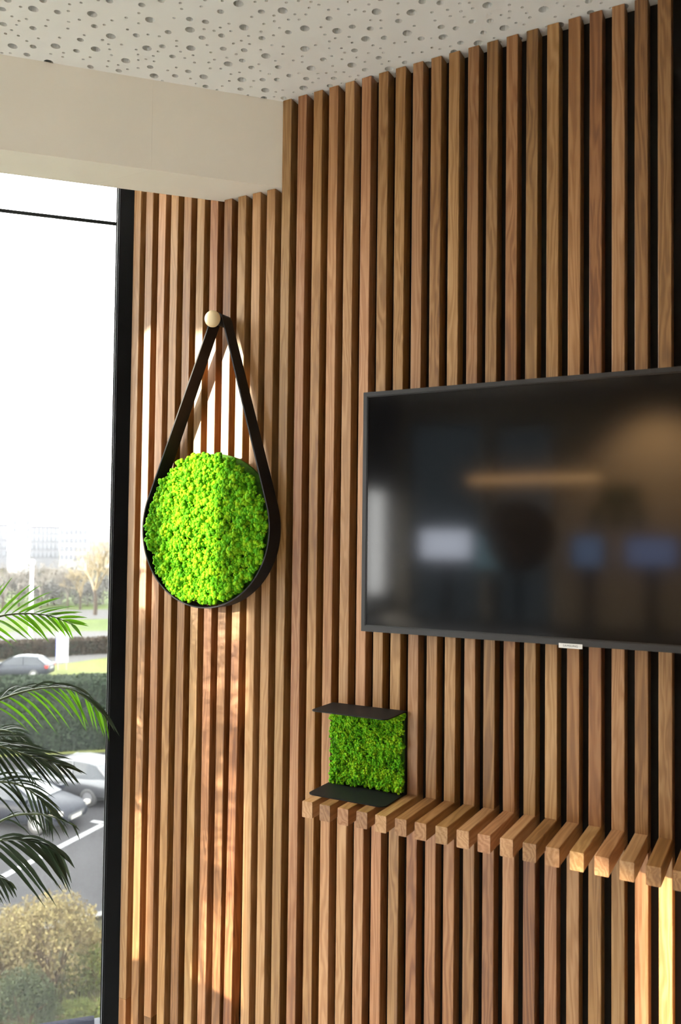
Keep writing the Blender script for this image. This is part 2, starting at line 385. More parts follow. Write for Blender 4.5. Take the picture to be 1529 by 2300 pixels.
# rear wall with wide windows, seen only mirrored in the television; low clear panes added to let sun brighten the floor
rw = MB(); wins = [(-1.70, -1.12, .10, 2.42), (-1.02, -.22, .10, 2.36), (-.12, .42, 1.2, 2.36)]
xs = SX - .1
for x0, x1, z0, z1 in wins:
    rw.box((xs, ROOM_Y0-.1, 0), (x0, ROOM_Y0, Z_CEIL)); rw.box((x0, ROOM_Y0-.1, 0), (x1, ROOM_Y0, z0)); rw.box((x0, ROOM_Y0-.1, z1), (x1, ROOM_Y0, Z_CEIL)); xs = x1
rw.box((xs, ROOM_Y0-.1, 0), (ROOM_X1+.1, ROOM_Y0, Z_CEIL))
rw = rw.build('wall_rear', PAINT_WALL); tag(rw, 'warm painted rear wall with wide windows across the room', 'wall', kind='structure')
for k, (x0, x1, z0, z1) in enumerate(wins):
    w = empty('window_%d' % (k+3), ((x0+x1)/2, ROOM_Y0-.055, z0)); zm = .80
    if z0 < zm: attach(MB().box((x0, ROOM_Y0-.06, z0), (x1, ROOM_Y0-.05, zm-.02)).build('pane', CLEAR_GLASS), w)
    attach(MB().box((x0, ROOM_Y0-.06, max(z0, zm+.02)), (x1, ROOM_Y0-.05, z1)).build('tinted_pane', TINT_GLASS), w)
    if z0 < zm: attach(MB().box((x0, ROOM_Y0-.08, zm-.02), (x1, ROOM_Y0-.03, zm+.02)).build('transom', FRAME_BLACK), w)
    tag(w, ('rear window next to the side wall', 'wide rear window, second from the side wall', 'rear window beside the framed moss squares')[k], 'window', kind='structure')
we = MB().box((ROOM_X1, ROOM_Y0-.1, 0), (ROOM_X1+.1, .08, Z_CEIL)).build('wall_far', DARK_PAINT)
tag(we, 'dark painted end wall of the office', 'wall', kind='structure')

# ================================================================== TELEVISION
TVX0, TVX1, TVZ0, TVZ1, TVY = .036, .948, 1.3495, 1.8755, -.045
tv = empty('television', ((TVX0+TVX1)/2, -.02, TVZ0)); tag(tv, 'large black flat television switched off on the slat wall', 'television')
def tvp(mb, name, m, smooth=False, par=None):
    return attach(mb.build(name, m, None, smooth), par or tv)
BEZEL = mat('tv_bezel', (.010, .010, .0105), .45); BEZEL_IN = mat('tv_inner_lip', (.004, .004, .004), .3)
SCREEN = mat('tv_screen', (.0030, .0030, .0038), .09, spec=.40)
b1, bb = .0092, .0125
fr = MB(); Yb = -.014
fr.box((TVX0, TVY, TVZ1-b1), (TVX1, Yb, TVZ1)); fr.box((TVX0, TVY, TVZ0), (TVX1, Yb, TVZ0+bb))
fr.box((TVX0, TVY, TVZ0+bb), (TVX0+b1, Yb, TVZ1-b1)); fr.box((TVX1-b1, TVY, TVZ0+bb), (TVX1, Yb, TVZ1-b1))
tvp(fr, 'bezel', BEZEL)
lip = MB(); i0, i1, j0, j1, q = TVX0+b1, TVX1-b1, TVZ0+bb, TVZ1-b1, .002
lip.box((i0, TVY+.0015, j1-q), (i1, Yb, j1)); lip.box((i0, TVY+.0015, j0), (i1, Yb, j0+q)); lip.box((i0, TVY+.0015, j0+q), (i0+q, Yb, j1-q)); lip.box((i1-q, TVY+.0015, j0+q), (i1, Yb, j1-q))
tvp(lip, 'inner_lip', BEZEL_IN)
tvp(MB().box((i0+q, TVY+.003, j0+q), (i1-q, TVY+.008, j1-q)), 'screen', SCREEN)
tvp(MB().box((TVX0+.02, -.030, TVZ0+.02), (TVX1-.02, -.012, TVZ1-.02)), 'back_shell', BEZEL)
tvp(MB().box((.34, -.013, 1.5), (.64, .0, 1.72)), 'wall_bracket', STEEL_BLACK)
BADGE = mat('badge_silver', (.72, .71, .68), .4); INK = mat('badge_ink', (.05, .05, .06), .6)
badge = tvp(MB().box((.4685, TVY-.0016, 1.3445), (.5135, TVY+.002, 1.3535)), 'badge', BADGE)
tcu = bpy.data.curves.new('lettering', 'FONT'); tcu.body = 'SAMSUNG'; tcu.size = .0058; tcu.align_x = 'CENTER'; tcu.align_y = 'CENTER'; tcu.extrude = .0001; tcu.space_character = 1.12
to = bpy.data.objects.new('tmp', tcu); COL.objects.link(to)
dg = bpy.context.evaluated_depsgraph_get(); tme = bpy.data.meshes.new_from_object(to.evaluated_get(dg)); bpy.data.objects.remove(to)
tme.name = 'lettering'; tme.transform(Matrix.Translation((.491, TVY-.0019, 1.349)) @ Matrix.Rotation(math.pi/2, 4, 'X'))
tme.materials.clear(); tme.materials.append(INK)
lt = bpy.data.objects.new('lettering', tme); COL.objects.link(lt); lt.parent = badge

# ================================================================== MOSS
def ico(sub):
    bm = bmesh.new(); bmesh.ops.create_icosphere(bm, subdivisions=sub, radius=1.0)
    v = [p.co.copy() for p in bm.verts]; f = [tuple(x.index for x in p.verts) for p in bm.faces]; bm.free(); return v, f
ICO1, ICO2 = ico(1), ico(2)
def moss_mesh(points, rnd, front, r0=.0056, r1=.0122, lobe=1.0):
    """cushions of reindeer lichen: each a knot of small lobes; points = [(x, z, y-offset)]"""
    mb = MB()
    for x, z, dy in points:
        R = rnd.uniform(r0, r1); c = Vector((x, front + dy + rnd.uniform(-.004, .004), z))
        v, f = ICO1
        mb.add([c + p*R*.80 for p in v], f)
        for _ in range(int((9 + R*1000)/lobe)):
            d = Vector((rnd.gauss(0, 1), -abs(rnd.gauss(.35, .8)), rnd.gauss(0, 1))).normalized()
            rr = R*rnd.uniform(.28, .48)*lobe; q = c + d*R*rnd.uniform(.68, .98)
            k = Matrix.Rotation(rnd.random()*6, 3, d)
            mb.add([q + (k @ p)*rr for p in v], f)
    return mb
def scatter(inside, x0, x1, z0, z1, gap, rnd):
    pts = []; g = {}
    for _ in range(60000):
        x, z = rnd.uniform(x0, x1), rnd.uniform(z0, z1)
        if not inside(x, z): continue
        a, b = int(x//gap), int(z//gap)
        if any((x-u)**2+(z-w)**2 < gap*gap for i in (-1, 0, 1) for j in (-1, 0, 1) for u, w in g.get((a+i, b+j), ())): continue
        g.setdefault((a, b), []).append((x, z)); pts.append((x, z))
    return pts

# round moss picture hanging on a leather strap
DX, DZ, DR = -.398, 1.5725, .1890
BAND = .050
disc = empty('round_moss_picture', (DX, 0, DZ-DR)); tag(disc, 'round bright green moss picture hung in a black leather strap', 'wall decoration')
def dpart(o): return attach(o, disc)
rnd = random.Random(11)
pts = scatter(lambda x, z: (x-DX)**2+(z-DZ)**2 < (DR-.0105)**2, DX-DR, DX+DR, DZ-DR, DZ+DR, .0098, rnd)
pts3 = [(x, z, -.010*math.sqrt(max(0, 1-((x-DX)**2+(z-DZ)**2)/DR**2)) + .011*noise.noise(Vector((x*38, z*38, 3)))) for x, z in pts]
mo = link('moss', moss_mesh(pts3, rnd, -.039, lobe=1.3).mesh('moss', MOSS, True)); dpart(mo); mo['kind'] = 'stuff'
M = Matrix.Translation((DX, 0, DZ)) @ Matrix.Rotation(math.pi/2, 4, 'X')
dpart(MB().lathe([(DR-.002, .003), (DR-.002, .012), (DR-.012, .030)], 48, M).build('backing_disc', mat('moss_base', (.05, .17, .006), .95, noise_amt=.4, noise_scale=90)))
# strap: round the disc, tangents up to the peg, over it
PX, PZ, PR = -.368, 2.083, .016
def strap_path():
    # tangent points from a small circle (peg) to the disc
    c1 = Vector((DX, DZ)); c2 = Vector((PX, PZ)); R1 = DR+.0025; R2 = PR
    d = c2-c1; L_ = d.length; base = math.atan2(d.y, d.x); al = math.acos((R1-R2)/L_)
    out = []
    a0, a1 = base+al, base-al+2*math.pi          # the long way round the disc: left tangent, bottom, right tangent
    for k in range(73):
        a = a0 + (a1-a0)*k/72; out.append((c1.x+R1*math.cos(a), c1.y+R1*math.sin(a)))
    b0, b1 = base-al, base+al
    p_, q_ = Vector(out[-1]), c2+Vector((math.cos(b0), math.sin(b0)))*R2
    for k in range(1, 12): t = k/12; out.append(tuple(p_.lerp(q_, t)))
    for k in range(13):
        a = b0 + (b1-b0)*k/12; out.append((c2.x+R2*math.cos(a), c2.y+R2*math.sin(a)))
    p_, q_ = Vector(out[-1]), Vector(out[0])
    for k in range(1, 12): t = k/12; out.append(tuple(p_.lerp(q_, t)))
    return out
sp = strap_path(); n = len(sp); th = .0032; vs_ = []; fs = []
for i, (x, z) in enumerate(sp):
    t = (Vector(sp[(i+1) % n])-Vector(sp[i-1])).normalized(); nn = Vector((t.y, -t.x))
    cx = Vector((x-DX, z-DZ)).length
    k = min(1, max(0, (z-DZ-DR*.6)/(PZ-DZ-DR*.6)))       # narrower and closer to the wall at the peg
    y0, y1 = -.003 - .008*k, -BAND
    for s_, y in ((0, y0), (0, y1), (1, y1), (1, y0)):
        vs_.append((x+nn.x*th*s_, y, z+nn.y*th*s_))
for i in range(n):
    a, b = 4*i, 4*((i+1) % n)
    for j in range(4): fs.append((a+j, a+(j+1) % 4, b+(j+1) % 4, b+j))
st = MB(); st.add(vs_, fs); dpart(st.build('strap', LEATHER))
# wooden peg
peg = empty('wall_peg', (PX, 0, PZ)); tag(peg, 'pale round wooden peg carrying the black leather strap', 'wall hook')
Mp = Matrix.Rotation(math.pi/2, 4, 'X')
prof = [(.001, .0795), (.010, .0785), (.0165, .0755), (.0195, .0705), (.0205, .065), (.0195, .0595), (.0165, .0565), (.011, .054)]
MB().lathe(prof[::-1], 32, Mp).build('knob', PEG_WOOD, peg, True)
MB().lathe([(.0105, .0), (.0105, .055)], 20, Mp).build('stem', LEATHER, peg, True)

# metal moss shelf on the slatted shelf
SX0, SX1, SZ0, SZ1 = -.057, .128, Z_SHELF+.0004, 1.1775
ms = empty('moss_shelf', (SX0, 0, SZ0)); tag(ms, 'small black folded steel shelf with a square bright green moss back, on the wooden bars', 'shelf')
def plate(z, depth, name):
    c = .014; pl = [(SX0, -.0005), (SX0, -depth+c)]
    for k in range(1, 6): a = math.pi/2*k/6; pl.append((SX0+c-c*math.cos(a), -depth+c-c*math.sin(a)))
    pl += [(SX0+c, -depth), (SX1-c, -depth)]
    for k in range(1, 6): a = math.pi/2*k/6; pl.append((SX1-c+c*math.sin(a), -depth+c-c*math.cos(a)))
    pl += [(SX1, -depth+c), (SX1, -.0005)]
    o = MB().prism(pl, z, z+.0022).build(name, STEEL_BLACK); attach(o, ms)
plate(SZ1-.0022, .104, 'top_plate'); plate(SZ0, .112, 'bottom_plate')
o = MB().box((SX0, -.0026, SZ0+.0022), (SX1, -.0005, SZ1-.0022)).build('back_plate', STEEL_BLACK); attach(o, ms)
rnd = random.Random(5)
mx0, mx1, mz0, mz1 = SX0+.006, SX1-.004, SZ0+.008, SZ1-.010
pts = scatter(lambda x, z: True, mx0, mx1, mz0, mz1, .0076, rnd)
pts3 = [(x, z, .006*noise.noise(Vector((x*30, z*30, 9)))) for x, z in pts]
o = link('moss', moss_mesh(pts3, rnd, -.0150, .0042, .0085).mesh('moss', MOSS, True)); attach(o, ms); o['kind'] = 'stuff'
o = MB().box((mx0-.002, -.0075, mz0-.004), (mx1+.001, -.0029, mz1+.004)).build('backing_board', bpy.data.materials['moss_base']); attach(o, ms)
# ================================================================== PALM by the window
LEAF_DARK = leaf_material('palm_leaf', (0.0095, 0.0170, 0.0075), (0.0237, 0.0355, 0.0189), .25, .30)  # base colour greyed to take in part of the sky sheen
LEAF_BACKLIT = leaf_material('backlit_palm_leaf', (0.0403, 0.1184, 0.0038), (0.0663, 0.1610, 0.0057), .55, .35)  # brighter copy of the palm leaf, sky backlight put into its colour
STALK = mat('palm_stalk', (.07, .10, .03), .5)
def W(px, py, d): return on_plane(px, py, A - wn*d, wn)
PB = Vector((-0.97, -0.80, 0.0))
palm = empty('potted_palm', PB); tag(palm, 'potted palm with long arching feather fronds in front of the tall window', 'plant')
def blade(mb, pts, width, nrm):
    """folded narrow leaflet through pts"""
    k = len(pts); vs_ = []
    for i, p in enumerate(pts):
        s = i/(k-1); t = (pts[min(i+1, k-1)]-pts[max(i-1, 0)]).normalized()
        side = t.cross(nrm)
        side = side.normalized() if side.length > 1e-5 else Vector((1, 0, 0))
        up_ = side.cross(t)
        w = width*.5*(min(1, .35+s*2.6) if s < .25 else 1)*max(.02, (1-max(0, (s-.45)/.55)**1.6))
        vs_ += [p+side*w+up_*w*.45, p, p-side*w+up_*w*.45]
    fs = []
    for i in range(k-1):
        a = 3*i; fs += [(a, a+1, a+4, a+3), (a+1, a+2, a+5, a+4)]
    mb.add(vs_, fs)
def spline(pts, n):
    """Catmull-Rom through control points"""
    q = [pts[0]*2-pts[1]] + pts + [pts[-1]*2-pts[-2]]; out = []
    for i in range(n+1):
        u = i/n*(len(pts)-1); j = min(int(u), len(pts)-2); t = u-j; a, b, c, d = q[j:j+4]
        out.append(.5*((2*b)+(c-a)*t+(2*a-5*b+4*c-d)*t*t+(3*b-a-3*c+d)*t**3))
    return out
rp = random.Random(21)
def view_frond(ctrl, depth, pairs, up, down, width, m_up, m_dn, t0=.0, base_h=.72):
    """ctrl: rachis in the picture; up/down = (length px, angle deg, droop) of the leaflets on either side"""
    P2 = [Vector((x, y, 0)) for x, y in ctrl]
    path2 = spline(P2, 40)
    def D(u): return depth + .05*(1-u)
    rach = [W(p.x, p.y, D(i/40)) for i, p in enumerate(path2)]
    start = PB + Vector((rp.uniform(-.03, .03), rp.uniform(-.03, .03), base_h))
    mid = start.lerp(rach[0], .5) + Vector((0, 0, .10))
    stalk = spline([start, mid, rach[0]], 8)[:-1]
    mb = MB(); allp = stalk+rach
    mb.tube(allp, [.0045-.0036*i/(len(allp)-1) for i in range(len(allp))], 6)
    fr_ = attach(mb.build('frond', STALK, None, True), palm)
    for k in range(pairs):
        for sgn, (Lp, ang, droop), mt in ((-1, up, m_up), (1, down, m_dn)):
            if Lp <= 0: continue
            u = t0 + (1-t0)*(k+.5+rp.uniform(-.2, .2))/pairs
            i = min(39, int(u*40)); p = path2[i]; tg = (path2[i+1]-path2[i]).normalized()
            a = math.radians(ang*(1-.55*u)+rp.uniform(-7, 7))*sgn
            d = Vector((tg.x*math.cos(a)-tg.y*math.sin(a), tg.x*math.sin(a)+tg.y*math.cos(a), 0))
            L_ = Lp*(1-.62*max(0, u-.35)/.65)*rp.uniform(.85, 1.1)
            dd = rp.uniform(-.03, .05)*(1 if sgn > 0 else -1)
            ps = []
            for j in range(8):
                s = j/7; q = p + d*L_*s + Vector((0, 1, 0))*droop*L_*s*s*rp.uniform(.95, 1.05)
                ps.append(W(q.x, q.y, D(u)+dd*s))
            nrm = (-wn*rp.uniform(.4, .9) + Vector((0, 0, 1))*rp.uniform(.3, .9)).normalized()
            b_ = MB(); blade(b_, ps, width*.00105*rp.uniform(.8, 1.15), nrm)
            o = b_.build('leaflet', mt, None, True); o.parent = fr_; o.matrix_parent_inverse = Matrix.Identity(4)
    return fr_
view_frond([(-190, 1470), (-80, 1412), (0, 1384), (60, 1378), (115, 1384), (166, 1404)], .20, 15, (135, 42, .10), (95, 52, .22), 7.5, LEAF_BACKLIT, LEAF_BACKLIT, .18, .80)
view_frond([(-150, 1650), (-60, 1603), (0, 1572), (60, 1552), (120, 1544), (165, 1550), (205, 1580), (238, 1612)], .17, 17, (105, 34, .55), (105, 52, .45), 5.5, LEAF_DARK, LEAF_BACKLIT, .22, .80)
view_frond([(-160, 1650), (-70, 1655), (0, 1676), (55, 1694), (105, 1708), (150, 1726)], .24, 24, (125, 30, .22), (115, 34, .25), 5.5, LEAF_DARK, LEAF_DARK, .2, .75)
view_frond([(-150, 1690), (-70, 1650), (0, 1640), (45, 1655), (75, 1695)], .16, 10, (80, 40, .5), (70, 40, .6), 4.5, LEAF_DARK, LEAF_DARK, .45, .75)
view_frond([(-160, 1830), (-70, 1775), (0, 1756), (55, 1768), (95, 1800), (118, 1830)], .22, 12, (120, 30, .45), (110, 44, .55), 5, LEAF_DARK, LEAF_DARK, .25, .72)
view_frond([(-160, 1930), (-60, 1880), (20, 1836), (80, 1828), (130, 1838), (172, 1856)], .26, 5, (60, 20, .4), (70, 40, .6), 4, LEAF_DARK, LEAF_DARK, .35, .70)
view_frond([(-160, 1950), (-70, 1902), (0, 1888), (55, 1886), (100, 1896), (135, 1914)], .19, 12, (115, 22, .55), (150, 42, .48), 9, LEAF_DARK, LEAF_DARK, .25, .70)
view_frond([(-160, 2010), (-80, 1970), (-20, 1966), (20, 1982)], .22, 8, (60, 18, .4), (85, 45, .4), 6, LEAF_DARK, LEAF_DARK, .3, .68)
# rest of the crown, unseen: fronds added to dapple the slats with shadow
def shadow_frond(az, reach, rise, drop):
    start = PB + Vector((0, 0, .72)); h = Vector((math.cos(az), math.sin(az), 0))
    ctrl = [start, start+h*reach*.3+Vector((0, 0, rise*.75)), start+h*reach*.65+Vector((0, 0, rise)), start+h*reach+Vector((0, 0, rise-drop))]
    path = spline(ctrl, 30); mb = MB(); mb.tube(path, [.004-.003*i/30 for i in range(31)], 5)
    side = Vector((-h.y, h.x, 0))
    for k in range(20):
        for sg in (-1, 1):
            u = .22+.78*(k+.5)/20; i = min(29, int(u*30)); tg = (path[i+1]-path[i]).normalized()
            d = (tg*.65+side*sg*.75+Vector((0, 0, .1))).normalized(); L_ = .17*(1-.6*max(0, u-.4)/.6)*rp.uniform(.85, 1.1)
            ps = [path[i]+d*L_*(j/5)+Vector((0, 0, -1))*L_*.4*(j/5)**2 for j in range(6)]
            blade(mb, ps, .010*rp.uniform(.8, 1.1), Vector((0, 0, 1)))
    attach(mb.build('frond', LEAF_DARK, None, True), palm)
fz = random.Random(8)
for az, rise in ((228, .86), (241, .78), (252, .92), (52, .80), (64, .90), (236, .70), (58, .72), (246, .62)): shadow_frond(math.radians(az), .36, rise, .10)
for k in range(26):
    az = 55 + (k*137.5) % 255                        # away from the view
    rise = .18 + .78*((k*.618) % 1.0)
    shadow_frond(math.radians(az), fz.uniform(.22, .46), rise, fz.uniform(.14, .26))
POT = mat('grey_planter', (.16, .16, .155), .6)
attach(MB().lathe([(.02, .0), (.13, .0), (.17, .60), (.172, .62), (.155, .62), (.15, .585), (.02, .585)], 28, Matrix.Translation(PB)).build('planter', POT, None, True), palm)
attach(MB().lathe([(.001, .58), (.149, .58), (.149, .59), (.001, .592)], 20, Matrix.Translation(PB)).build('soil', mat('soil', (.03, .02, .012), .95)), palm)
for k in range(5):
    a = k*1.3; q = PB+Vector((math.cos(a)*.05, math.sin(a)*.05, .58)); attach(MB().tube([q, q+Vector((-math.cos(a)*.03, -math.sin(a)*.03, .16))], [.011, .007], 7).build('cane', STALK, None, True), palm)
# ================================================================== OUTSIDE, two floors below
ASPHALT = mat('asphalt', (0.0110, 0.0110, 0.0119), .9, noise_amt=.12, noise_scale=1.2)
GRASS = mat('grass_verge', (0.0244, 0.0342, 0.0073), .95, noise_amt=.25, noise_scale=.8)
SUNLIT_GRASS = mat('sunny_grass', (0.0415, 0.0469, 0.0122), .95, noise_amt=.25, noise_scale=1.0)  # grass again, sunlight put into a lighter, yellower colour
ROAD = mat('pale_road', (0.0310, 0.0302, 0.0293), .9, noise_amt=.06, noise_scale=.5)
EARTH = mat('earth', (0.0180, 0.0163, 0.0085), .95, noise_amt=.4, noise_scale=1.5)
LINE_WHITE = mat('road_paint', (0.0978, 0.0978, 0.1010), .8)
KERB = mat('kerb_stone', (0.0488, 0.0488, 0.0472), .9)
def strip(name, y0, y1, m, dz, label, cat, x0=-260, x1=460):
    """ground band between two straight lines of the picture, given by (y at x=0, y at x=240)"""
    f = lambda yy, x: yy[0] + (yy[1]-yy[0])*x/240
    pts = [on_ground(x, f(yy, x)) for yy, x in ((y0, x0), (y0, x1), (y1, x1), (y1, x0))]
    o = MB().prism([(p.x, p.y) for p in pts], GROUND+dz-.01, GROUND+dz).build(name, m)
    return tag(o, label, cat, kind='structure')
gq = Vector((-300, 260, 0))
tag(MB().box((-420, -60, GROUND-.3), (60, 420, GROUND)).build('ground', EARTH), 'earth and rough grass around the parking lot', 'ground', kind='structure')
strip('parking_lot_road', (2110, 2052), (1702, 1690), ASPHALT, .02, 'grey asphalt parking lot below the window', 'road')
strip('kerb', (2122, 2062), (2110, 2052), KERB, .10, 'pale kerb along the near edge of the parking lot', 'kerb')
strip('lawn', (1702, 1690), (1512, 1478), SUNLIT_GRASS, .03, 'sunlit grass strip behind the tall hedge', 'lawn')
strip('path', (1512, 1478), (1488, 1466), ROAD, .04, 'pale path beyond the sunlit grass', 'path')
strip('road', (1450, 1436), (1421, 1418), ROAD, .05, 'pale road beyond the low hedge', 'road')
strip('lawn', (1421, 1418), (1394, 1391), GRASS, .05, 'green verge between the two distant roads', 'lawn')
strip('road', (1394, 1391), (1372, 1370), ROAD, .06, 'distant road in front of the trees', 'road')
strip('lawn', (1372, 1370), (1330, 1328), GRASS, .07, 'far lawn under the bare trees', 'lawn')
def paint_line(a, b, w, label):
    a, b = on_ground(*a), on_ground(*b); d = (b-a).normalized(); s = Vector((-d.y, d.x, 0))*w*.5
    o = MB().prism([tuple((q)[:2]) for q in (a-s, b-s, b+s, a+s)], GROUND+.02, GROUND+.035).build('parking_line', LINE_WHITE)
    return tag(o, label, 'road marking', kind='structure')
paint_line((-160, 2058), (236, 1851), .22, 'long white line in front of the parked cars')
paint_line((206, 1846), (236, 1851), .20, 'short white line closing the parking bay')

# --- cars
GLASS_DARK = mat('car_glass', (.008, .010, .013), .12, spec=.22); TYRE = mat('tyre', (.008, .008, .008), .8); RIM = mat('rim', (.16, .16, .17), .35, .6)
LAMP_RED = mat('tail_lamp', (0.1426, 0.0049, 0.0040), .25); LAMP_CLEAR = mat('head_lamp', (0.1426, 0.1344, 0.1222), .15); PLATE = mat('number_plate', (0.1304, 0.1262, 0.1140), .5); TRIM_DARK = mat('black_trim', (.01, .01, .011), .6)
def loft(mb, secs):
    n = len(secs[0]); b = [v for s in secs for v in s]
    fs = [(i*n+j, i*n+(j+1) % n, (i+1)*n+(j+1) % n, (i+1)*n+j) for i in range(len(secs)-1) for j in range(n)]
    fs += [tuple(range(n-1, -1, -1)), tuple(range((len(secs)-1)*n, len(secs)*n))]
    mb.add(b, fs)
def make_car(paint, loc, rz, label):
    c = empty('car', loc, rz); tag(c, label, 'car')
    st_ = [(-2.25, .60, .45, .80), (-2.2, .74, .32, .92), (-2.05, .84, .26, .99), (-1.6, .89, .22, 1.0), (-.5, .90, .20, .98), (.7, .90, .20, .96), (1.3, .89, .22, .91), (1.85, .84, .24, .82), (2.12, .74, .28, .72), (2.22, .60, .36, .62)]
    secs = []
    for x, hw, zl, zt in st_:
        k = zt-zl
        secs.append([(x, -hw*.86, zl), (x, -hw, zl+k*.25), (x, -hw, zl+k*.62), (x, -hw*.93, zl+k*.86), (x, -hw*.74, zt), (x, hw*.74, zt), (x, hw*.93, zl+k*.86), (x, hw, zl+k*.62), (x, hw, zl+k*.25), (x, hw*.86, zl)])
    mb = MB(); loft(mb, secs); body = mb.build('body', paint, c, True)
    g = [(-2.02, .70, .66, .93, .99), (-1.55, .76, .60, .93, 1.34), (-1.15, .78, .60, .93, 1.42), (-.4, .79, .60, .93, 1.455), (.15, .79, .58, .92, 1.40), (1.12, .74, .68, .88, .95)]
    mb = MB(); loft(mb, [[(x, -b, z0), (x, -t_, z1), (x, t_, z1), (x, b, z0)] for x, b, t_, z0, z1 in g]); gh = mb.build('windows', GLASS_DARK, c, False)
    mb = MB(); loft(mb, [[(x, -t_-.012, z1-.035), (x, -t_+.03, z1+.018), (x, t_-.03, z1+.018), (x, t_+.012, z1-.035)] for x, b, t_, z0, z1 in g[1:5]]); mb.build('roof', paint, c, True)
    for sg in (-1, 1):
        for (xa, ba, za), (xb, bb_, zb) in (((.15, .58, 1.40), (1.12, .70, .93)), ((-1.55, .60, 1.34), (-2.02, .69, .98)), ((-.55, .60, 1.44), (-.62, .795, .95))):
            MB().tube([(xa, sg*(ba+.005), za), (xb, sg*(bb_+.005), zb)], .035, 5).build('pillar', paint, c)
        for x in (-1.38, 1.38):
            Mw = Matrix.Translation((x, sg*.80, .32)) @ Matrix.Rotation(math.pi/2, 4, 'X')
            wh = MB().lathe([(.20, -.11), (.31, -.10), (.325, -.05), (.325, .05), (.31, .10), (.20, .11)], 20, Mw).build('wheel', TYRE, c, True)
            MB().lathe([(.19, -.117), (.19, .117)], 12, Mw).build('rim', RIM, wh)
        MB().box((2.02, sg*.70-.13, .60), (2.19, sg*.70+.10, .72)).build('head_lamp', LAMP_CLEAR, c)
        MB().box((-2.235, sg*.66-.14, .72), (-2.05, sg*.66+.14, .90)).build('tail_lamp', LAMP_RED, c)
        MB().box((.82, sg*.92-.10, .92), (1.0, sg*.92+.10, 1.05)).build('mirror', paint, c)
        MB().box((-.55, sg*.905-.008, .78), (-.35, sg*.905+.008, .81)).build('door_handle', TRIM_DARK, c)
    MB().box((2.12, -.42, .44), (2.235, .42, .56)).build('grille', TRIM_DARK, c)
    MB().box((2.22, -.26, .38), (2.25, .26, .50)).build('number_plate', PLATE, c)
    MB().box((-2.27, -.26, .62), (-2.235, .26, .74)).build('number_plate', PLATE, c)
    return c
PAINT_DARK = mat('dark_grey_paint', (.006, .007, .010), .45, 0, spec=.05); PAINT_SILVER = mat('silver_paint', (0.0242, 0.0250, 0.0278), .3, .2, spec=.5); PAINT_BLUE = mat('grey_blue_paint', (.012, .014, .018), .4, 0, spec=.10)
la, lb = on_ground(0, 1975), on_ground(235, 1850); ld = (lb-la).normalized(); ax = Vector((ld.y, -ld.x, 0))
if ax.dot(CAM-la) < 0: ax = -ax
cor = on_ground(124, 1884); cor.z = GROUND+.02
c1 = cor - ax*2.15 + ld*.92
make_car(PAINT_DARK, c1, math.atan2(ax.y, ax.x), 'dark grey car parked nose first at the white line')
c2 = c1 + ld*2.85 - ax*.15
make_car(PAINT_SILVER, c2, math.atan2(-ax.y, -ax.x), 'silver car parked tail first beside the dark grey car')
c3 = on_ground(40, 1522); c3.z = GROUND+.03
vd = (c3-CAM); vd.z = 0; vd.normalize(); sd = Vector((vd.y, -vd.x, 0))
h3 = (-sd*.9+vd*.35).normalized()
make_car(PAINT_BLUE, c3, math.atan2(h3.y, h3.x), 'small dark car standing on the grass beyond the tall hedge')

# --- planting
def leaf_cloud(mb, c, rad, count, size, rnd, shell=.55, flat=1.0):
    c = Vector(c)
    for _ in range(count):
        d = Vector((rnd.gauss(0, 1), rnd.gauss(0, 1), rnd.gauss(0, 1))).normalized()
        if d.z < -.5: d.z *= -.6
        r = shell + (1-shell)*rnd.random()**.5
        r *= .86 + .28*noise.noise(d*2.6 + c)
        p = c + Vector((d.x*rad[0], d.y*rad[1], d.z*rad[2]))*r
        t = Vector((rnd.gauss(0, 1), rnd.gauss(0, 1), rnd.gauss(0, 1))).normalized(); b = t.orthogonal().normalized()
        s = size*rnd.uniform(.6, 1.3)
        mb.add([p-t*s, p+b*s*.5, p+t*s, p-b*s*.5], [(0, 1, 2, 3)])
STRAW = leaf_material('straw_leaf', (.038, .026, .012), (.104, .088, .040), .3, .7)
OLIVE = leaf_material('olive_leaf', (0.0101, 0.0138, 0.0070), (0.0212, 0.0256, 0.0114), .2, .6)
HEDGE_L = leaf_material('hedge_leaf', (0.0058, 0.0106, 0.0058), (0.0114, 0.0175, 0.0085), .2, .6)
BROWN_L = leaf_material('brown_hedge_leaf', (0.0131, 0.0101, 0.0073), (0.0241, 0.0183, 0.0114), .2, .7)
WEED = leaf_material('weed_leaf', (0.0215, 0.0304, 0.0064), (0.0502, 0.0537, 0.0144), .3, .7)
TWIG = mat('twig', (0.0448, 0.0305, 0.0183), .9); BARK = mat('bark', (0.0305, 0.0244, 0.0195), .95); CORE = mat('shrub_core', (0.0089, 0.0122, 0.0070), 1.0)
rs = random.Random(17)
def shrub(px, py, rad, count, size, m, label, stems=10):
    g = on_ground(px, py); o = empty('shrub', g); tag(o, label, 'bush')
    mb = MB(); leaf_cloud(mb, (0, 0, rad[2]*.62), rad, count, size, rs); f = mb.build('foliage', m, o); f['kind'] = 'stuff'
    mb = MB()
    for _ in range(stems):
        a = rs.uniform(0, 6.28); e = Vector((math.cos(a)*rad[0]*.7, math.sin(a)*rad[1]*.7, rad[2]*rs.uniform(.7, 1.3)))
        mb.tube([(rs.uniform(-.1, .1), rs.uniform(-.1, .1), 0), e*.5+Vector((0, 0, .2)), e], [.03, .02, .006], 4)
    mb.build('stems', TWIG, o)
shrub(115, 2212, (1.15, 1.15, 1.30), 8200, .034, STRAW, 'large straw coloured bush beside the parking lot', 26)
shrub(15, 2190, (.95, .95, .95), 5000, .032, STRAW, 'straw coloured bush at the edge of the view, next to the large one', 16)
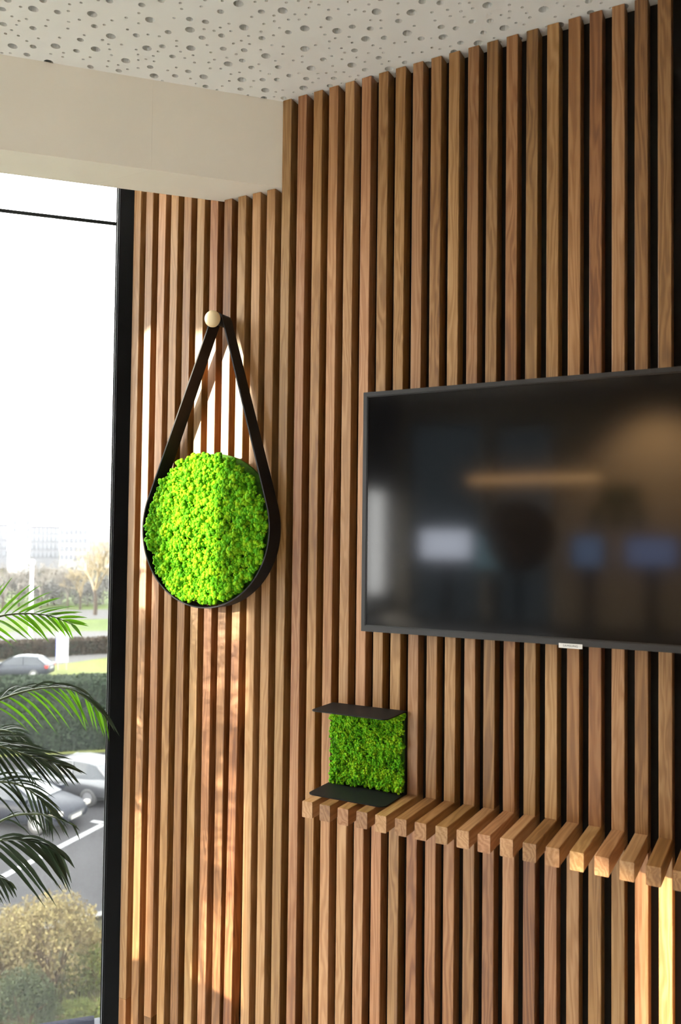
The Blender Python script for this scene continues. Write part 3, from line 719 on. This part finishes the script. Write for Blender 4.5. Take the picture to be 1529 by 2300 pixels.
shrub(45, 2352, (.78, .78, .95), 6500, .030, OLIVE, 'dark olive bush in front of the straw coloured bushes', 10)
shrub(205, 2215, (.62, .62, .55), 2600, .030, WEED, 'low green weedy bush close to the window post', 12)
shrub(235, 2165, (.55, .55, .50), 2200, .028, STRAW, 'low dry bush behind the window post', 12)
shrub(170, 2330, (.60, .60, .42), 2600, .028, WEED, 'low green bush above the bottom rail of the window', 14)
shrub(250, 2330, (.62, .62, .50), 2600, .028, WEED, 'green bush hidden partly by the window post', 14)
shrub(-140, 2300, (1.2, 1.2, 1.1), 5000, .034, STRAW, 'wide straw coloured bush outside the picture edge', 14)
gm = MB()
for _ in range(9000):
    q = on_ground(rs.uniform(-250, 420), rs.uniform(2085, 2420)); h_ = rs.uniform(.05, .22); a = rs.uniform(0, 6.28); d_ = Vector((math.cos(a), math.sin(a), 0))*.012
    tip = q + Vector((rs.gauss(0, .06), rs.gauss(0, .06), h_)); gm.add([q-d_, q+d_, tip], [(0, 1, 2)])
tag(gm.build('grass', WEED), 'rough grass and weeds growing under the bushes', 'grass', kind='stuff')
def hedge(a, b, depth, height, m, count, size, label):
    a, b = on_ground(*a), on_ground(*b); d = (b-a).normalized(); s = Vector((-d.y, d.x, 0)); L_ = (b-a).length
    if s.dot(CAM-a) > 0: s = -s
    o = empty('hedge', (a+b)/2); tag(o, label, 'hedge')
    q = [a+s*.12, b+s*.12, b+s*(depth-.12), a+s*(depth-.12)]
    attach(MB().prism([(v.x, v.y) for v in q], GROUND, GROUND+height-.12).build('core', CORE), o)
    mb = MB()
    for _ in range(count):
        u = rs.random(); k = rs.random()
        if k < .6: p = a + d*L_*u + s*rs.uniform(-.06, .15) + Vector((0, 0, rs.uniform(.02, height)))
        else: p = a + d*L_*u + s*rs.uniform(0, depth) + Vector((0, 0, height + rs.uniform(-.14, .05)))
        p += s*.14*noise.noise(p*1.1)
        t = Vector((rs.gauss(0, 1), rs.gauss(0, 1), rs.gauss(0, 1))).normalized(); bq = t.orthogonal().normalized(); z = size*rs.uniform(.6, 1.3)
        mb.add([p-t*z, p+bq*z*.6, p+t*z, p-bq*z*.6], [(0, 1, 2, 3)])
    f = attach(mb.build('foliage', m), o); f['kind'] = 'stuff'
hedge((-320, 1712), (520, 1672), 2.2, 3.05, HEDGE_L, 26000, .085, 'tall dark green hedge behind the parked cars')
hedge((-250, 1493), (470, 1458), 1.6, 1.25, BROWN_L, 9000, .10, 'low brown and green hedge beside the pale road')

# outdoor surfaces set matt so the bright sky leaves no pale sheen
for _n in ('asphalt', 'grass_verge', 'sunny_grass', 'pale_road', 'earth', 'road_paint', 'kerb_stone', 'olive_leaf', 'hedge_leaf', 'brown_hedge_leaf', 'straw_leaf', 'weed_leaf', 'shrub_core', 'twig', 'bark'):
    bpy.data.materials[_n].node_tree.nodes['Principled BSDF'].inputs['Specular IOR Level'].default_value = .06
# --- sign, post, trees, buildings
WHITE_SIGN = mat('sign_white', (.55, .55, .57), .5); BLUE_EDGE = mat('sign_blue', (.06, .08, .42), .5); POST_GREY = mat('post_grey', (.10, .10, .11), .6)
sp_ = on_ground(139, 1506); s_o = empty('sign_board', sp_, math.radians(47)); tag(s_o, 'blank white upright sign board on two thin posts in the grass', 'sign')
MB().box((-.38, -.03, .62), (.38, .03, 2.70)).build('panel', WHITE_SIGN, s_o); MB().box((-.42, -.034, .7), (-.381, .03, 2.3)).build('edge_strip', BLUE_EDGE, s_o)
for x in (-.26, .30): MB().tube([(x, .04, 0), (x, .04, 1.2)], .025, 6).build('post', POST_GREY, s_o)
lp = on_ground(68, 1442); lpo = empty('lamp_post', lp); tag(lpo, 'white lamp post with a round head by the distant road', 'lamp post')
MB().tube([(0, 0, 0), (0, 0, 6.9)], [.17, .13], 10).build('pole', WHITE_SIGN, lpo, True); MB().lathe([(.05, 6.85), (.22, 6.95), (.26, 7.15), (.18, 7.32), (.02, 7.38)], 14).build('lamp_head', WHITE_SIGN, lpo, True)
TREE_T = mat('bare_twigs', (0.0733, 0.0642, 0.0550), .95); TREE_G = mat('golden_twigs', (0.1015, 0.0776, 0.0410), .95)
def tree(px, py, h, m, label, seed, group, lev=5):
    g = on_ground(px, py); o = empty('tree', g); tag(o, label, 'tree', group); r_ = random.Random(seed); tr = MB(); cr = MB()
    def grow(p, d, L_, rad, k):
        e = p + d*L_; (tr if k == 0 else cr).tube([p, (p+e)/2+Vector((r_.gauss(0, .04), r_.gauss(0, .04), 0))*L_, e], [rad, rad*.85, rad*.62], 5 if k < 2 else 3, False)
        if k >= lev: return
        for _ in range(3 if k else 5):
            q = (d + Vector((r_.gauss(0, .5), r_.gauss(0, .5), r_.gauss(.12, .3)))).normalized()
            grow(p.lerp(e, r_.uniform(.55, 1)), q, L_*r_.uniform(.58, .8), max(rad*.55, .022), k+1)
    grow(Vector((0, 0, 0)), Vector((r_.gauss(0, .04), r_.gauss(0, .04), 1)).normalized(), h*.30, h*.020, 0)
    tr.build('trunk', BARK, o); c_ = cr.build('crown', m, o); c_['kind'] = 'stuff'
for k, (px, py, h, m, lab) in enumerate(((214, 1382, 13.5, TREE_G, 'tall golden brown bare tree beside the window post'), (272, 1376, 12, TREE_G, 'golden brown tree almost hidden by the window post'), (180, 1370, 8.5, TREE_G, 'small golden bare tree next to the tall golden one'),
        (4, 1374, 8.5, TREE_T, 'bare grey tree in front of the grey block at the picture edge'), (42, 1364, 7.5, TREE_T, 'bare grey tree below the white tower, next to the lamp post'), (90, 1368, 8.2, TREE_T, 'bare grey tree in front of the long grey block, nearer the lamp post'), (122, 1360, 8.6, TREE_T, 'bare grey tree in front of the long grey block, nearer the beige block'), (152, 1368, 7.6, TREE_T, 'bare grey tree in front of the beige block'), (-60, 1368, 8.5, TREE_T, 'bare grey tree beyond the picture edge on the window side'))):
    tree(px, py, h, m, lab, 40+k, 'bare trees beyond the roads')
def far_shrub(px, py, rad, m, label, grp=None):
    g = on_ground(px, py); o = empty('shrub', g); tag(o, label, 'bush', grp); mb = MB(); leaf_cloud(mb, (0, 0, rad[2]*.5), rad, 1500, .16, rs, .4); f = mb.build('foliage', m, o); f['kind'] = 'stuff'
    MB().tube([(0, 0, 0), (0, 0, rad[2])], [.08, .03], 5).build('stems', TWIG, o)
HAZE_L = leaf_material('hazed_leaf', (0.0385, 0.0378, 0.0358), (0.0638, 0.0593, 0.0527), .3, .8)  # leaves greyed and lightened, distance haze put into the colour
for k, (px, lab) in enumerate(((-22, 'grey bush at the picture edge under the bare trees'), (26, 'grey bush below the white tower'), (66, 'grey bush behind the lamp post'), (107, 'tall grey bush below the long grey block'), (138, 'grey bush above the white sign board'), (168, 'grey bush under the small golden tree'), (197, 'tall grey bush under the tall golden tree'), (232, 'grey bush beside the window post, under the golden tree'))):
    far_shrub(px, 1362-(k % 3)*5, (2.4+.3*(k % 2), 2.2, 2.6+.9*(k % 3)), HAZE_L, lab, 'thicket beyond the roads')
B_WHITE = mat('white_render', (0.2463, 0.2463, 0.2510), .8); B_GREY = mat('grey_render', (0.0894, 0.0901, 0.0989), .8); B_BEIGE = mat('beige_render', (0.1303, 0.1271, 0.1206), .8); B_WIN = mat('far_window', (0.0427, 0.0457, 0.0571), .3); B_WINL = mat('pale_far_window', (0.0969, 0.1004, 0.1109), .3)
def building(px0, px1, ytop, dist, depth, m, wm, cols, rows, label, wins=None):
    """block facing the camera; px0..px1 and ytop say where its front shows, dist how far away it stands"""
    d0 = ray(px0, 1205); d1 = ray(px1, 1205)
    def at_d(d): h_ = Vector((d.x, d.y, 0)).normalized(); return Vector((CAM.x+h_.x*dist, CAM.y+h_.y*dist, GROUND))
    p0, p1 = at_d(d0), at_d(d1); e = (p1-p0).normalized(); w = (p1-p0).length; dt = ray((px0+px1)/2, ytop); top = CAM.z + dt.z/Vector((dt.x, dt.y)).length*dist - GROUND
    o = empty('building', p0, math.atan2(e.y, e.x)); tag(o, label, 'building')
    MB().box((0, 0, 0), (w, depth, top)).build('wall', m, o); MB().box((-.2, -.2, top), (w+.2, depth+.2, top+.35)).build('roof', m, o)
    cw, rh = w/cols, (top-3)/rows
    me = MB().box((-cw*.30, -.12, -rh*.28), (cw*.30, .05, rh*.28)).mesh('window', wm)
    for i in range(cols):
        for j in range(rows):
            if wins and (i, j) not in wins: continue
            q = link('window', me, o); q.location = (cw*(i+.5), 0, 3+rh*(j+.5))
building(-70, 17, 1179, 262, 14, B_GREY, B_WINL, 6, 4, 'grey block at the edge of the view beside the white tower')
building(18, 67, 1166, 228, 12, B_WHITE, B_WIN, 5, 6, 'white tower block with a few small dark windows', {(1, 5), (4, 5), (1, 4), (4, 4), (4, 3)})
building(68, 134, 1184, 252, 14, B_GREY, B_WINL, 7, 4, 'long grey block between the white tower and the beige block')
building(135, 196, 1186, 228, 14, B_BEIGE, B_WIN, 6, 4, 'pale beige block with upright windows behind the golden trees')
building(200, 330, 1192, 262, 14, B_BEIGE, B_WINL, 8, 4, 'low beige block hidden behind the golden trees')
# ================================================================== the office across the room, mirrored in the television
def mirrored(px, py, Y):
    """the point at depth Y whose mirror image shows at this place on the screen"""
    p = on_wall(px, py, TVY+.003); d = p-CAM; d.y = -d.y; return p + d*((Y-p.y)/d.y)
MON_FRAME = mat('monitor_shell', (.015, .015, .016), .5)
def monitor(px0, px1, py0, py1, Y, col, strength, label):
    a, b = mirrored(px0, py0, Y), mirrored(px1, py1, Y)
    o = empty('monitor', ((a.x+b.x)/2, Y-.02, 1.06)); tag(o, label, 'monitor')
    m = mat('lit_screen', (.02, .02, .02), .4, emit=col, estr=strength)
    attach(MB().box((a.x, Y-.004, b.z), (b.x, Y, a.z)).build('screen', m), o)
    attach(MB().box((a.x-.012, Y-.03, b.z-.015), (b.x+.012, Y-.004, a.z+.012)).build('shell', MON_FRAME), o)
    cx = (a.x+b.x)/2
    attach(MB().box((cx-.03, Y-.05, 1.07), (cx+.03, Y-.03, b.z+.05)).build('stand', MON_FRAME), o); attach(MB().box((cx-.12, Y-.11, 1.06), (cx+.12, Y+.03, 1.072)).build('foot', MON_FRAME), o)
YM = -2.9
monitor(945, 1056, 1190, 1256, YM, (.80, .86, 1.0), 8.0, 'brightly lit white monitor on the high desk')
monitor(1062, 1156, 1202, 1278, YM-.12, (.35, .62, .70), 2.2, 'dim teal monitor next to the bright white monitor')
monitor(1287, 1352, 1205, 1272, YM, (.30, .45, .75), 2.6, 'narrow blue monitor on the high desk')
monitor(1406, 1520, 1208, 1272, YM-.12, (.36, .46, .80), 2.6, 'wide blue monitor at the end of the high desk')
dk = empty('high_desk', (-.2, -3.05, 0)); tag(dk, 'long dark standing height desk carrying the monitors', 'desk')
DESK = mat('dark_desk', (.03, .028, .026), .5)
attach(MB().box((-1.5, -3.4, 1.03), (1.3, -2.7, 1.06)).build('desk_top', DESK), dk)
for x in (-1.42, 1.18):
    for y in (-3.35, -2.8): attach(MB().box((x, y, 0), (x+.05, y+.05, 1.03)).build('leg', DESK), dk)
FRAME_G = mat('moss_frame_green', (.05, .075, .02), .9, noise_amt=.4, noise_scale=60)
for k, (px, py) in enumerate(((1362, 1110), (1392, 1108), (1424, 1108), (1340, 1158), (1388, 1160), (1432, 1160))):
    c = mirrored(px, py, -3.98); r_ = .037
    o = empty('framed_moss', (c.x, -4.19, c.z-.1)); tag(o, ('framed moss square, upper row, nearest the rear window', 'framed moss square, middle of the upper row', 'framed moss square, upper row, far from the rear window', 'framed moss square, lower row, nearest the rear window', 'framed moss square, middle of the lower row', 'framed moss square, lower row, far from the rear window')[k], 'wall decoration', 'framed moss squares on the screen wall')
    attach(MB().box((c.x-r_, -4.0, c.z-.055), (c.x+r_, -3.98, c.z+.055)).build('moss_square', FRAME_G), o)
    attach(MB().box((c.x-r_-.004, -4.002, c.z-.059), (c.x+r_+.004, -3.99, c.z+.059)).build('frame', MON_FRAME), o)
scr = MB().box((-.56, -4.1, 0), (1.5, -4.0, 2.45)).build('wall_screen', PAINT_WALL); tag(scr, 'warm lit partition in front of the rear windows', 'wall', kind='structure')
ll0, ll1 = mirrored(1055, 1079, -3.3), mirrored(1345, 1074, -3.3)
lin = empty('linear_lamp', (ll0+ll1)/2); tag(lin, 'thin linear pendant lamp with warm light over the high desk', 'lamp')
LED = mat('warm_led', (.8, .6, .4), .5, emit=(1.0, .55, .22), estr=20.0)
attach(MB().box((ll0.x, -3.32, ll0.z-.006), (ll1.x, -3.28, ll0.z+.006)).build('light_strip', LED), lin); attach(MB().box((ll0.x, -3.325, ll0.z+.006), (ll1.x, -3.275, ll0.z+.03)).build('housing', MON_FRAME), lin)
for x in (ll0.x+.1, ll1.x-.1): attach(MB().tube([(x, -3.3, ll0.z+.03), (x, -3.3, Z_CEIL)], .002, 4).build('cable', MON_FRAME), lin)
for k, (px, py) in enumerate(((1153, 958), (1310, 952))):
    c = mirrored(px, py, -3.2); o = empty('ceiling_spot', (c.x, -3.2, Z_CEIL)); tag(o, ('small warm ceiling spot nearer the blinds', 'small warm ceiling spot farther from the blinds')[k], 'lamp', 'ceiling spots over the high desk')
    attach(MB().lathe([(.001, Z_CEIL-.052), (.018, Z_CEIL-.05), (.018, Z_CEIL-.045)], 12, Matrix.Translation((c.x, -3.2, 0))).build('bulb', mat('spot_bulb', (.8, .6, .4), .5, emit=(1.0, .6, .35), estr=40.0)), o)
    attach(MB().lathe([(.028, Z_CEIL-.044), (.03, Z_CEIL-.0005)], 14, Matrix.Translation((c.x, -3.2, 0))).build('housing', MON_FRAME), o)
# added spot without a known fixture, warming the mirrored partition
ww = empty('added_warm_spot', (.12, -3.55, Z_CEIL)); tag(ww, 'added warm spot lighting the partition with the moss squares', 'lamp')
attach(MB().lathe([(.04, Z_CEIL-.10), (.045, Z_CEIL-.0005)], 16, Matrix.Translation((.12, -3.55, 0))).build('housing', MON_FRAME), ww)
wl_ = bpy.data.lights.new('added_warm_spot_bulb', 'SPOT'); wo = bpy.data.objects.new('bulb', wl_); COL.objects.link(wo); wo.location = (.12, -3.55, Z_CEIL-.11)
wl_.energy = 150; wl_.color = (1, .66, .36); wl_.spot_size = math.radians(95); wl_.spot_blend = .8; wl_.shadow_soft_size = .03
wo.rotation_euler = Vector((0, -.45, -.7)).to_track_quat('-Z', 'Y').to_euler(); attach(wo, ww)
# round-backed lounge chair in front of the desk
cc = mirrored(1166, 1178, -2.55); ch = empty('round_back_chair', (cc.x, -2.55, 0)); tag(ch, 'brown high stool with a round upholstered back at the desk', 'chair')
BROWN = mat('brown_upholstery', (.10, .055, .025), .9)
attach(MB().lathe([(.001, -.03), (.17, -.025), (.185, 0), (.17, .025), (.001, .03)], 28, Matrix.Translation((cc.x, -2.55, cc.z-.06)) @ Matrix.Rotation(math.pi/2, 4, 'X')).build('backrest', BROWN, None, True), ch)
attach(MB().lathe([(.001, .72), (.21, .72), (.22, .76), (.20, .80), (.001, .81)], 28, Matrix.Translation((cc.x, -2.76, 0))).build('seat', BROWN, None, True), ch)
attach(MB().tube([(cc.x, -2.56, .76), (cc.x, -2.54, cc.z-.2)], .018, 8).build('back_post', MON_FRAME), ch)
for sx in (-1, 1):
    for sy in (-1, 1): attach(MB().tube([(cc.x+sx*.12, -2.76+sy*.12, .73), (cc.x+sx*.2, -2.76+sy*.2, 0)], .014, 6).build('leg', MON_FRAME), ch)
